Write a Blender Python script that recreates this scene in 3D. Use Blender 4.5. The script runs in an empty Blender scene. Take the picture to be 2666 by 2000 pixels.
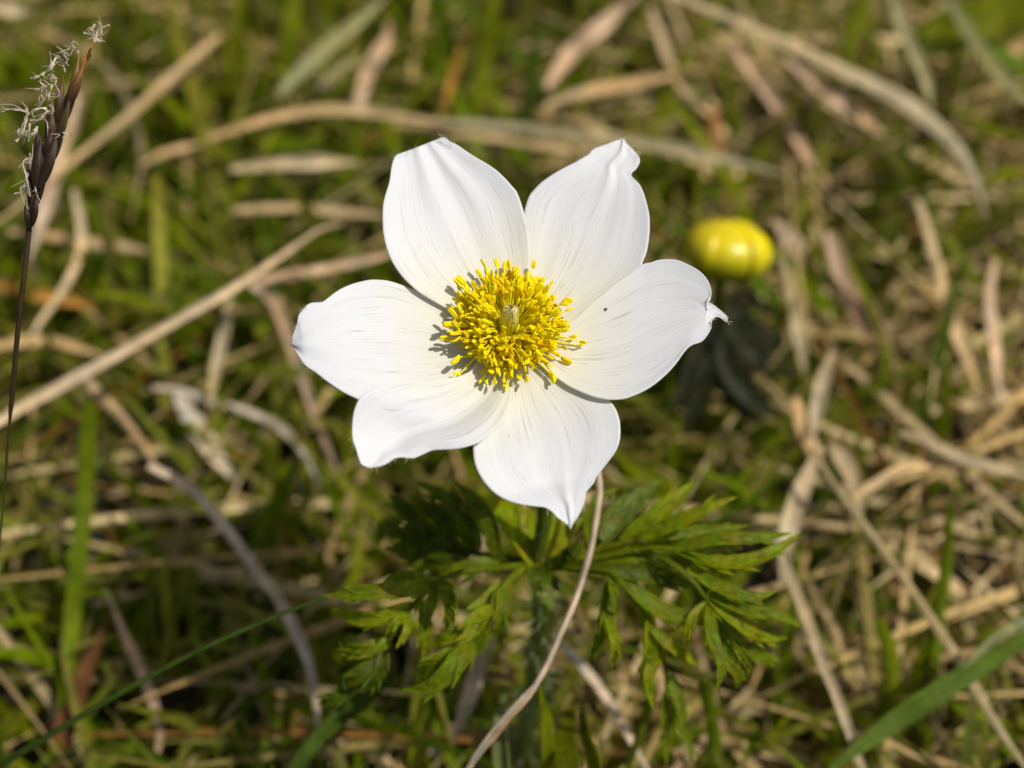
import bpy, bmesh, math, random
import numpy as np
from mathutils import Vector, Matrix, noise

rng = random.Random(7)
nrg = np.random.default_rng(11)
scene = bpy.context.scene
COL = scene.collection

# ------------------------------------------------------------------ camera
PITCH = math.radians(50.0)
HFOV = math.radians(40.0)
K = math.tan(HFOV / 2) / 1333.0            # tangent per photo pixel
FWD = Vector((0, math.cos(PITCH), -math.sin(PITCH)))
UPV = Vector((0, math.sin(PITCH), math.cos(PITCH)))
RGT = Vector((1, 0, 0))
FLOWER = Vector((0, 0, 0.110))             # bottom of the flower's bowl


def ray(px, py):
    return FWD + RGT * ((px - 1333) * K) + UPV * ((1000 - py) * K)


CAM = FLOWER - ray(1320, 875) * 0.180


def P(px, py, d):
    """point at depth d (metres along the optical axis)"""
    return CAM + ray(px, py) * d


def PZ(px, py, z):
    """point where the sight line meets height z"""
    r = ray(px, py)
    return CAM + r * ((z - CAM.z) / r.z)


def depth(p):
    return (p - CAM).dot(FWD)


cam_d = bpy.data.cameras.new("camera")
cam_d.sensor_width = 36.0
cam_d.lens = 18.0 / math.tan(HFOV / 2)
cam_d.clip_start = 0.005
cam_d.clip_end = 2000
cam_d.dof.use_dof = True
cam_d.dof.focus_distance = 0.1775
cam_d.dof.aperture_fstop = 10.0
cam_d.dof.aperture_blades = 7
cam = bpy.data.objects.new("camera", cam_d)
cam.location = CAM
cam.rotation_euler = (math.pi / 2 - PITCH, 0, 0)
COL.objects.link(cam)
scene.camera = cam

# ------------------------------------------------------------------ light
SUN = Vector((0.50, -0.14, 0.88)).normalized()
world = bpy.data.worlds.new("World")
scene.world = world
world.use_nodes = True
wn = world.node_tree.nodes
wn.clear()
sky = wn.new("ShaderNodeTexSky")
sky.sky_type = 'NISHITA'
sky.sun_disc = False
sky.dust_density = 3.0
sky.ozone_density = 0.4
sky.sun_elevation = math.asin(SUN.z)
sky.sun_rotation = math.atan2(SUN.x, SUN.y)
bg = wn.new("ShaderNodeBackground")
bg.inputs['Strength'].default_value = 0.056
wo = wn.new("ShaderNodeOutputWorld")
world.node_tree.links.new(sky.outputs[0], bg.inputs[0])
world.node_tree.links.new(bg.outputs[0], wo.inputs[0])
sd = bpy.data.lights.new("sun", 'SUN')
sd.energy = 2.85
sd.angle = math.radians(0.53)
sd.color = (1.0, 0.95, 0.86)
sun = bpy.data.objects.new("sun", sd)
sun.rotation_euler = SUN.to_track_quat('Z', 'Y').to_euler()
sun.location = SUN * 3
COL.objects.link(sun)
vs = scene.view_settings
vs.view_transform = 'Standard'
vs.look = 'None'
vs.exposure = 0.27
vs.gamma = 1.0
vs.use_curve_mapping = False
scene.render.engine = 'CYCLES'
scene.cycles.use_denoising = True
scene.cycles.max_bounces = 10
scene.cycles.transmission_bounces = 8
scene.cycles.sample_clamp_indirect = 6


# ------------------------------------------------------------------ helpers
def tag(o, label=None, cat=None, group=None, kind=None):
    if label: o['label'] = label
    if cat: o['category'] = cat
    if group: o['group'] = group
    if kind: o['kind'] = kind
    return o


def empty(name, loc):
    o = bpy.data.objects.new(name, None)
    o.location = loc
    o.empty_display_size = 0.01
    COL.objects.link(o)
    return o


def attach(o, root):
    o.parent = root
    if root.parent is None:
        o.matrix_parent_inverse = Matrix.Translation(-Vector(root.location))
    return o


class MB:
    """collects quads / triangles with a colour per vertex"""
    def __init__(self):
        self.v, self.f, self.c, self.uv = [], [], [], []

    def add(self, verts, faces, col, uvs=None):
        n = len(self.v)
        self.v += [tuple(p) for p in verts]
        self.f += [tuple(i + n for i in f) for f in faces]
        if isinstance(col, list):
            self.c += col
        else:
            self.c += [col] * len(verts)
        self.uv += uvs if uvs else [(0, 0)] * len(verts)

    def grid(self, rows, col, uvs=None):
        m = len(rows[0])
        faces = []
        for i in range(len(rows) - 1):
            for j in range(m - 1):
                a = i * m + j
                faces.append((a, a + 1, a + m + 1, a + m))
        self.add([p for r in rows for p in r], faces, col,
                 [u for r in uvs for u in r] if uvs else None)

    def ribbon(self, pts, hw, col, nrm, fold=0.25, twist=0.0, cols=None):
        """blade along pts, half width hw[i], folded along the middle"""
        rows, cc, uvs = [], [], []
        n = len(pts)
        for i, p in enumerate(pts):
            t = (pts[min(i + 1, n - 1)] - pts[max(i - 1, 0)]).normalized()
            nn = nrm[i] if isinstance(nrm, list) else nrm
            s = t.cross(nn)
            if s.length < 1e-4:
                s = t.cross(Vector((0.3, 0.5, 0.2)))
            s.normalize()
            u = s.cross(t).normalized()
            a = twist * i / (n - 1)
            s, u = s * math.cos(a) + u * math.sin(a), u * math.cos(a) - s * math.sin(a)
            w = hw[i]
            rows.append([p - s * w + u * w * fold, p - s * w * .5 + u * w * fold * .35, p,
                         p + s * w * .5 + u * w * fold * .35, p + s * w + u * w * fold])
            uvs.append([(q, i / (n - 1)) for q in (0, .25, .5, .75, 1)])
            cc += [cols[i] if cols else col] * 5
        self.grid(rows, cc, uvs)

    def tube(self, pts, rad, col, sides=8, cols=None):
        rows, cc, uvs = [], [], []
        n = len(pts)
        ref = Vector((0.31, 0.2, 0.93))
        for i, p in enumerate(pts):
            t = (pts[min(i + 1, n - 1)] - pts[max(i - 1, 0)]).normalized()
            s = t.cross(ref)
            if s.length < .05:
                s = t.cross(Vector((1, 0, 0)))
            s.normalize()
            u = t.cross(s)
            row = []
            for j in range(sides + 1):
                a = 2 * math.pi * j / sides
                row.append(p + (s * math.cos(a) + u * math.sin(a)) * rad[i])
            rows.append(row)
            uvs.append([(j / sides, i / (n - 1)) for j in range(sides + 1)])
            cc += [cols[i] if cols else col] * (sides + 1)
        self.grid(rows, cc, uvs)

    def mesh(self, name, mat, origin=None):
        me = bpy.data.meshes.new(name)
        vv = self.v
        if origin is not None:
            ox, oy, oz = origin
            vv = [(x - ox, y - oy, z - oz) for x, y, z in vv]
        me.from_pydata(vv, [], self.f)
        ca = me.color_attributes.new("tint", 'FLOAT_COLOR', 'POINT')
        ca.data.foreach_set("color", np.array([(c[0], c[1], c[2], 1.0) for c in self.c], dtype=np.float32).ravel())
        ul = me.uv_layers.new(name="UVMap")
        li = np.zeros(len(me.loops), dtype=np.int32)
        me.loops.foreach_get("vertex_index", li)
        ul.data.foreach_set("uv", np.array(self.uv, dtype=np.float32)[li].ravel())
        me.polygons.foreach_set("use_smooth", [True] * len(me.polygons))
        me.materials.append(mat)
        me.update()
        return me

    def build(self, name, mat, root=None, origin=None):
        me = self.mesh(name, mat, origin)
        o = bpy.data.objects.new(name, me)
        if origin is not None:
            o.location = origin
        COL.objects.link(o)
        if root is not None:
            attach(o, root)
        return o


def catmull(pts, n, lin=False):
    """n points evenly spaced along a smooth curve through pts (Vectors or tuples)"""
    pts = [Vector(p) for p in pts]
    if len(pts) < 3 or lin:
        dense = []
        for i in range(len(pts) - 1):
            for k in range(12):
                dense.append(pts[i].lerp(pts[i + 1], k / 12))
        dense.append(pts[-1])
    else:
        ext = [pts[0] * 2 - pts[1]] + pts + [pts[-1] * 2 - pts[-2]]
        dense = []
        for i in range(1, len(ext) - 2):
            p0, p1, p2, p3 = ext[i - 1], ext[i], ext[i + 1], ext[i + 2]
            for k in range(12):
                t = k / 12
                dense.append(0.5 * ((2 * p1) + (p2 - p0) * t + (2 * p0 - 5 * p1 + 4 * p2 - p3) * t * t
                                    + (3 * p1 - p0 - 3 * p2 + p3) * t ** 3))
        dense.append(pts[-1])
    L = [0.0]
    for i in range(1, len(dense)):
        L.append(L[-1] + (dense[i] - dense[i - 1]).length)
    out, j = [], 0
    for i in range(n):
        q = L[-1] * i / (n - 1)
        while j < len(L) - 2 and L[j + 1] < q:
            j += 1
        seg = L[j + 1] - L[j]
        out.append(dense[j].lerp(dense[j + 1], (q - L[j]) / seg if seg > 1e-12 else 0))
    return out


# ------------------------------------------------------------------ materials
def nodes(name):
    m = bpy.data.materials.new(name)
    m.use_nodes = True
    nt = m.node_tree
    nt.nodes.clear()
    return m, nt, nt.nodes.new("ShaderNodeOutputMaterial")


def leafy(name, trans=0.35, rough=0.5, spec=0.3, grain=0.25, gscale=(60, 3), bump=0.25, tgain=1.6,
          mottle=0.25, mscale=400):
    """tinted plant tissue: diffuse + light let through, with lengthwise grain"""
    m, nt, out = nodes(name)
    N, L = nt.nodes, nt.links
    at = N.new("ShaderNodeAttribute"); at.attribute_name = "tint"
    uv = N.new("ShaderNodeUVMap"); uv.uv_map = "UVMap"
    mp = N.new("ShaderNodeMapping"); mp.inputs['Scale'].default_value = (gscale[0] / 6, gscale[1], 1)
    L.new(uv.outputs[0], mp.inputs[0])
    geo = N.new("ShaderNodeNewGeometry")
    n1 = N.new("ShaderNodeTexNoise"); n1.inputs['Scale'].default_value = 1.0; n1.inputs['Detail'].default_value = 3
    L.new(mp.outputs[0], n1.inputs['Vector'])
    n2 = N.new("ShaderNodeTexNoise"); n2.inputs['Scale'].default_value = mscale; n2.inputs['Detail'].default_value = 4
    L.new(geo.outputs['Position'], n2.inputs['Vector'])
    r1 = N.new("ShaderNodeMapRange"); r1.inputs[1].default_value = .3; r1.inputs[2].default_value = .7
    r1.inputs[3].default_value = 1 - grain; r1.inputs[4].default_value = 1 + grain
    L.new(n1.outputs[0], r1.inputs[0])
    r2 = N.new("ShaderNodeMapRange"); r2.inputs[1].default_value = .3; r2.inputs[2].default_value = .7
    r2.inputs[3].default_value = 1 - mottle; r2.inputs[4].default_value = 1 + mottle
    L.new(n2.outputs[0], r2.inputs[0])
    mu = N.new("ShaderNodeMath"); mu.operation = 'MULTIPLY'
    L.new(r1.outputs[0], mu.inputs[0]); L.new(r2.outputs[0], mu.inputs[1])
    cm = N.new("ShaderNodeVectorMath"); cm.operation = 'SCALE'
    L.new(at.outputs['Color'], cm.inputs[0]); L.new(mu.outputs[0], cm.inputs['Scale'])
    bp = N.new("ShaderNodeBump"); bp.inputs['Strength'].default_value = bump; bp.inputs['Distance'].default_value = 0.0003
    L.new(n1.outputs[0], bp.inputs['Height'])
    pr = N.new("ShaderNodeBsdfPrincipled")
    pr.inputs['Roughness'].default_value = rough
    pr.inputs['Specular IOR Level'].default_value = spec
    L.new(cm.outputs[0], pr.inputs['Base Color']); L.new(bp.outputs[0], pr.inputs['Normal'])
    tr = N.new("ShaderNodeBsdfTranslucent")
    ts = N.new("ShaderNodeVectorMath"); ts.operation = 'SCALE'; ts.inputs['Scale'].default_value = tgain
    L.new(cm.outputs[0], ts.inputs[0]); L.new(ts.outputs[0], tr.inputs[0])
    mx = N.new("ShaderNodeMixShader"); mx.inputs[0].default_value = trans
    L.new(pr.outputs[0], mx.inputs[1]); L.new(tr.outputs[0], mx.inputs[2])
    L.new(mx.outputs[0], out.inputs[0])
    return m


def petal_material():
    m, nt, out = nodes("petal_white")
    N, L = nt.nodes, nt.links
    uv = N.new("ShaderNodeUVMap"); uv.uv_map = "UVMap"
    sp = N.new("ShaderNodeSeparateXYZ"); L.new(uv.outputs[0], sp.inputs[0])

    def veins(sx, sy, wd, seed):
        mp = N.new("ShaderNodeMapping"); mp.inputs['Scale'].default_value = (sx, sy, 1)
        mp.inputs['Location'].default_value = (seed, seed * .7, 0)
        L.new(uv.outputs[0], mp.inputs[0])
        nz = N.new("ShaderNodeTexNoise"); nz.noise_dimensions = '2D'
        nz.inputs['Scale'].default_value = 1; nz.inputs['Detail'].default_value = 1.5
        L.new(mp.outputs[0], nz.inputs['Vector'])
        a = N.new("ShaderNodeMath"); a.operation = 'SUBTRACT'; a.inputs[1].default_value = .5
        L.new(nz.outputs[0], a.inputs[0])
        b = N.new("ShaderNodeMath"); b.operation = 'ABSOLUTE'; L.new(a.outputs[0], b.inputs[0])
        r = N.new("ShaderNodeMapRange"); r.interpolation_type = 'SMOOTHSTEP'
        r.inputs[1].default_value = 0; r.inputs[2].default_value = wd
        r.inputs[3].default_value = 1; r.inputs[4].default_value = 0
        L.new(b.outputs[0], r.inputs[0])
        return r, nz
    v1, nz1 = veins(29, .33, .014, 3.1)
    v2, nz2 = veins(46, 1.2, .018, 8.7)
    mxv = N.new("ShaderNodeMath"); mxv.operation = 'MAXIMUM'
    h2 = N.new("ShaderNodeMath"); h2.operation = 'MULTIPLY'; h2.inputs[1].default_value = .7
    L.new(v2.outputs[0], h2.inputs[0]); L.new(v1.outputs[0], mxv.inputs[0]); L.new(h2.outputs[0], mxv.inputs[1])
    # veins break up and fade towards the margin
    pn = N.new("ShaderNodeTexNoise"); pn.noise_dimensions = '2D'; pn.inputs['Scale'].default_value = 7
    L.new(uv.outputs[0], pn.inputs['Vector'])
    pr_ = N.new("ShaderNodeMapRange"); pr_.inputs[1].default_value = .27; pr_.inputs[2].default_value = .52
    L.new(pn.outputs[0], pr_.inputs[0])
    fr = N.new("ShaderNodeMapRange"); fr.inputs[1].default_value = .45; fr.inputs[2].default_value = .95
    fr.inputs[3].default_value = 1; fr.inputs[4].default_value = .08
    L.new(sp.outputs[1], fr.inputs[0])
    k1 = N.new("ShaderNodeMath"); k1.operation = 'MULTIPLY'; L.new(pr_.outputs[0], k1.inputs[0]); L.new(fr.outputs[0], k1.inputs[1])
    k2 = N.new("ShaderNodeMath"); k2.operation = 'MULTIPLY'; L.new(k1.outputs[0], k2.inputs[0]); L.new(mxv.outputs[0], k2.inputs[1])
    k3 = N.new("ShaderNodeMath"); k3.operation = 'MULTIPLY'; k3.inputs[1].default_value = .85; L.new(k2.outputs[0], k3.inputs[0])
    # cream at the base, clear white outward
    base = N.new("ShaderNodeMapRange"); base.interpolation_type = 'SMOOTHSTEP'
    base.inputs[1].default_value = .15; base.inputs[2].default_value = .62
    L.new(sp.outputs[1], base.inputs[0])
    c0 = N.new("ShaderNodeMix"); c0.data_type = 'RGBA'
    c0.inputs[6].default_value = (.87, .845, .72, 1); c0.inputs[7].default_value = (.845, .86, .88, 1)
    L.new(base.outputs[0], c0.inputs[0])
    c1 = N.new("ShaderNodeMix"); c1.data_type = 'RGBA'
    c1.inputs[7].default_value = (.50, .49, .46, 1)
    L.new(k3.outputs[0], c1.inputs[0]); L.new(c0.outputs[2], c1.inputs[6])
    geo = N.new("ShaderNodeNewGeometry")
    gn = N.new("ShaderNodeTexNoise"); gn.inputs['Scale'].default_value = 2600; gn.inputs['Detail'].default_value = 3
    L.new(geo.outputs['Position'], gn.inputs['Vector'])
    bp = N.new("ShaderNodeBump"); bp.inputs['Strength'].default_value = .10; bp.inputs['Distance'].default_value = .0002
    sb = N.new("ShaderNodeMath"); sb.operation = 'SUBTRACT'
    L.new(nz1.outputs[0], sb.inputs[0]); L.new(k3.outputs[0], sb.inputs[1])
    ga = N.new("ShaderNodeMath"); ga.operation = 'MULTIPLY_ADD'; ga.inputs[1].default_value = .5
    L.new(gn.outputs[0], ga.inputs[0]); L.new(sb.outputs[0], ga.inputs[2])
    L.new(ga.outputs[0], bp.inputs['Height'])
    di = N.new("ShaderNodeBsdfPrincipled"); di.inputs['Roughness'].default_value = .55
    di.inputs['Specular IOR Level'].default_value = .22
    di.inputs['Sheen Weight'].default_value = .08
    L.new(c1.outputs[2], di.inputs['Base Color']); L.new(bp.outputs[0], di.inputs['Normal'])
    tr = N.new("ShaderNodeBsdfTranslucent"); L.new(c1.outputs[2], tr.inputs[0])
    mx = N.new("ShaderNodeMixShader"); mx.inputs[0].default_value = .26
    L.new(di.outputs[0], mx.inputs[1]); L.new(tr.outputs[0], mx.inputs[2])
    L.new(mx.outputs[0], out.inputs[0])
    return m


def soil_material():
    m, nt, out = nodes("soil")
    N, L = nt.nodes, nt.links
    geo = N.new("ShaderNodeNewGeometry")
    n1 = N.new("ShaderNodeTexNoise"); n1.inputs['Scale'].default_value = 90; n1.inputs['Detail'].default_value = 8
    L.new(geo.outputs['Position'], n1.inputs['Vector'])
    cr = N.new("ShaderNodeValToRGB")
    cr.color_ramp.elements[0].color = (.012, .010, .006, 1); cr.color_ramp.elements[0].position = .3
    cr.color_ramp.elements[1].color = (.055, .043, .022, 1); cr.color_ramp.elements[1].position = .72
    L.new(n1.outputs[0], cr.inputs[0])
    bp = N.new("ShaderNodeBump"); bp.inputs['Strength'].default_value = .8; bp.inputs['Distance'].default_value = .004
    L.new(n1.outputs[0], bp.inputs['Height'])
    pr = N.new("ShaderNodeBsdfPrincipled"); pr.inputs['Roughness'].default_value = .9
    L.new(cr.outputs[0], pr.inputs['Base Color']); L.new(bp.outputs[0], pr.inputs['Normal'])
    L.new(pr.outputs[0], out.inputs[0])
    return m


M_SOIL = soil_material()
M_PETAL = petal_material()
M_GRASS = leafy("green_blade", trans=.44, rough=.6, spec=.10, tgain=1.8)
M_STRAW = leafy("dry_blade", trans=.25, rough=.7, spec=.07, grain=.42, tgain=1.2, gscale=(90, 2.2), bump=.5)
M_LEAF = leafy("feathery_leaf", trans=.48, rough=.5, spec=.2, grain=.3, gscale=(40, 6), tgain=2.1, mscale=900)
M_STEM = leafy("hairy_stem", trans=.10, rough=.5, spec=.3, grain=.2)
M_YELLOW = leafy("anther_yellow", trans=.08, rough=.6, spec=.10, grain=.08, tgain=1.04, mottle=.14, mscale=3000)
M_BUD = leafy("bud_yellow", trans=.05, rough=.32, spec=.5, grain=.12, tgain=1.1, mottle=.1, mscale=300)
M_SCALE = leafy("spike_scale", trans=.08, rough=.5, spec=.3, grain=.4)
M_HAIR = leafy("pale_hair", trans=.3, rough=.5, spec=.3, grain=.1, tgain=1.0)

# ------------------------------------------------------------------ ground
g = MB()
N_ = 90
xs = np.linspace(-1, 1, N_)
rows = []
for j in range(N_):
    row = []
    for i in range(N_):
        # dense near the flower, reaching the horizon at the rim
        x = math.copysign(abs(xs[i]) ** 7 * 600 + abs(xs[i]) * .9, xs[i])
        y = math.copysign(abs(xs[j]) ** 7 * 600 + abs(xs[j]) * .9, xs[j]) + .12
        z = 0.006 * noise.fractal(Vector((x * 9, y * 9, 0)), 1.0, 2.0, 4) - .004
        row.append(Vector((x, y, z if abs(x) < 3 and abs(y) < 3 else -.004)))
    rows.append(row)
g.grid(rows, (.05, .04, .03))
tag(g.build("ground", M_SOIL), kind='structure')


# ------------------------------------------------------------------ grass sward (uncountable)
def sward(name, n, area, lenr, widr, elev, curl, zb, cap, pal, mat, label, dens=None, nseg=8, kink=0.0, azim=None, wander=.15):
    """n blades as one mesh, built with numpy"""
    x0, x1, y0, y1 = area
    x = nrg.uniform(x0, x1, n); y = nrg.uniform(y0, y1, n)
    if dens is not None:
        keep = nrg.random(n) < dens(x, y)
        x, y = x[keep], y[keep]
        n = len(x)
    az = nrg.uniform(0, 2 * np.pi, n) if azim is None else nrg.normal(azim[0], azim[1], n) + np.pi * (nrg.random(n) < .5)
    L = nrg.uniform(*lenr, n) * nrg.uniform(.7, 1.15, n)
    W = nrg.uniform(*widr, n) * .5
    th0 = nrg.uniform(*elev, n)
    cu = nrg.uniform(*curl, n)
    daz = nrg.normal(0, wander, n)
    kk = (nrg.random(n) < kink) * nrg.uniform(.3, 1.1, n) * np.sign(nrg.normal(0, 1, n))
    kpos = nrg.integers(2, nseg - 1, n)
    zz = nrg.uniform(*zb, n)
    p = np.stack([x, y, zz], 1)
    pts = [p.copy()]; dirs = []
    th, a = th0.copy(), az.copy()
    for k in range(nseg):
        d = np.stack([np.cos(th) * np.cos(a), np.cos(th) * np.sin(a), np.sin(th)], 1)
        dirs.append(d)
        p = p + d * (L / nseg)[:, None]
        pts.append(p.copy())
        th = th - cu / nseg
        a = a + daz / nseg + np.where(kpos == k, kk, 0)
    dirs.append(dirs[-1])
    pts = np.stack(pts, 1)                       # n, nseg+1, 3
    mz = pts[:, :, 2].max(1)
    f = np.minimum(1, cap(x, y) * nrg.uniform(.45, 1.0, n) / np.maximum(mz, 1e-6))
    pts[:, :, 2] = np.where(pts[:, :, 2] > 0, pts[:, :, 2] * f[:, None], pts[:, :, 2])
    pts[:, :, 2] = np.maximum(pts[:, :, 2], .0015)
    dirs = np.stack(dirs, 1)
    roll = nrg.normal(0, .55, n)
    up = np.stack([np.sin(roll) * np.sin(az), -np.sin(roll) * np.cos(az) - .25, np.cos(roll)], 1)
    side = np.cross(dirs, up[:, None, :])
    side /= np.maximum(np.linalg.norm(side, axis=2, keepdims=True), 1e-6)
    nrm = np.cross(side, dirs)
    s = np.linspace(0, 1, nseg + 1)
    prof = np.clip(np.minimum(1, .55 + s * 1.6) * (1 - s ** 3.2), .03, 1)
    w = W[:, None] * prof[None, :]
    l = pts - side * w[..., None] + nrm * (w * .35)[..., None]
    r = pts + side * w[..., None] + nrm * (w * .35)[..., None]
    V = np.stack([l, pts, r], 2).reshape(-1, 3)
    m = nseg + 1
    base = (np.arange(n) * m * 3)[:, None, None]
    i = (np.arange(nseg) * 3)[None, :, None]
    q = np.array([[0, 1, 4, 3], [1, 2, 5, 4]])
    F = (base + i)[..., None] + q[None, None]
    F = F.reshape(-1, 4)
    pal = np.array(pal)
    c = pal[nrg.integers(0, len(pal), n)] * nrg.uniform(.6, 1.3, n)[:, None]
    tipc = np.array([.30, .21, .09])
    C = np.repeat(c[:, None, :], m, 1)
    if mat is M_GRASS:
        mixt = (s[None, :] ** 3 * (nrg.random(n) < .5)[:, None] * .7)[..., None]
        C = C * (1 - mixt) + tipc * mixt
    C = np.repeat(C[:, :, None, :], 3, 2).reshape(-1, 3)
    C = np.concatenate([C, np.ones((len(C), 1))], 1).astype(np.float32)
    UVv = np.tile(np.stack([np.tile([0, .5, 1.], m), np.repeat(s * 1.0, 3)], 1), (n, 1))
    UVv = UVv + np.repeat(nrg.uniform(0, 40, (n, 2)), m * 3, 0)
    me = bpy.data.meshes.new(name)
    me.vertices.add(len(V)); me.vertices.foreach_set("co", V.astype(np.float32).ravel())
    me.loops.add(F.size); me.loops.foreach_set("vertex_index", F.astype(np.int32).ravel())
    me.polygons.add(len(F))
    me.polygons.foreach_set("loop_start", np.arange(0, F.size, 4, dtype=np.int32))
    me.polygons.foreach_set("use_smooth", np.ones(len(F), dtype=bool))
    me.update(calc_edges=True)
    ca = me.color_attributes.new("tint", 'FLOAT_COLOR', 'POINT'); ca.data.foreach_set("color", C.ravel())
    ul = me.uv_layers.new(name="UVMap")
    ul.data.foreach_set("uv", UVv[F.ravel()].astype(np.float32).ravel())
    me.materials.append(mat)
    o = bpy.data.objects.new(name, me)
    COL.objects.link(o)
    return tag(o, label, "grass", kind='stuff')


G1, G2, G3 = (.155, .215, .003), (.225, .265, .004), (.090, .155, .005)
S1, S2, S3, S4 = (.62, .44, .19), (.70, .53, .28), (.42, .25, .09), (.52, .42, .19)
GREENS = [G1, G2, G3, G1, (.20, .20, .02), G2]
STRAWS = [S1, S2, S2, (.70, .54, .29), (.64, .46, .22), (.50, .34, .13), S4, S1, (.34, .17, .04), (.68, .53, .28), (.30, .24, .07)]
NEAR = (-.30, .30, -.16, .46)
FAR = (-1.3, 1.3, -1.0, 1.6)


def cap_near(x, y):
    return np.clip(.036 + .09 * (y - .01), .031, .062)


def green_d(x, y):
    return np.clip(.86 - x * 2.1 + .5 * np.sin(x * 37 + 1) * np.sin(y * 29), .15, 1)


def straw_d(x, y):
    return np.clip(.40 + x * 4.2 - .9 * np.clip(y - .08, 0, .3) * (x < .02) + .4 * np.sin(x * 31 + 2) * np.sin(y * 23 + 1), .2, 1)


sward("green_grass", 15000, NEAR, (.035, .080), (.0015, .0038), (.75, 1.6), (-.1, .9), (0, .002), lambda x, y: cap_near(x, y) * 1.15, GREENS,
      M_GRASS, "short green grass growing thick between the dry straw", green_d)
sward("dry_grass", 7600, NEAR, (.04, .14), (.0007, .0026), (-.10, .55), (-.15, .35), (.004, .026),
      lambda x, y: cap_near(x, y) * .95, STRAWS,
      M_STRAW, "tangled tan straw lying through the green grass", straw_d, kink=.22, nseg=10)
sward("standing_straw", 1000, NEAR, (.03, .065), (.0010, .0026), (.7, 1.5), (-.1, 1.0), (0, .002),
      cap_near, STRAWS, M_STRAW, "dead straw still standing among the green grass", straw_d, kink=.2)
sward("plant_litter", 2500, NEAR, (.004, .022), (.0005, .0020), (-.2, .5), (-.5, .8), (.001, .012), cap_near,
      [(.16, .10, .04), (.12, .07, .025), (.10, .065, .03), (.22, .15, .07), (.05, .033, .015)], M_STRAW,
      "broken bits of dead leaf scattered on the soil between the grass", None, kink=.4, nseg=5, wander=.5)
sward("meadow_grass", 9000, FAR, (.03, .10), (.0016, .004), (.5, 1.6), (-.2, 1.9), (0, .002),
      lambda x, y: np.full_like(x, .055), GREENS, M_GRASS, "meadow grass running on all round the flower",
      lambda x, y: ((np.abs(x) > .30) | (y < -.16) | (y > .46)) * 1.0, nseg=6)
sward("meadow_straw", 7000, FAR, (.04, .12), (.0014, .0036), (-.25, .5), (-.3, .7), (.002, .03),
      lambda x, y: np.full_like(x, .05), STRAWS, M_STRAW, "dry straw running on all round the flower",
      lambda x, y: ((np.abs(x) > .30) | (y < -.16) | (y > .46)) * 1.0, nseg=6, kink=.3)

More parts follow.
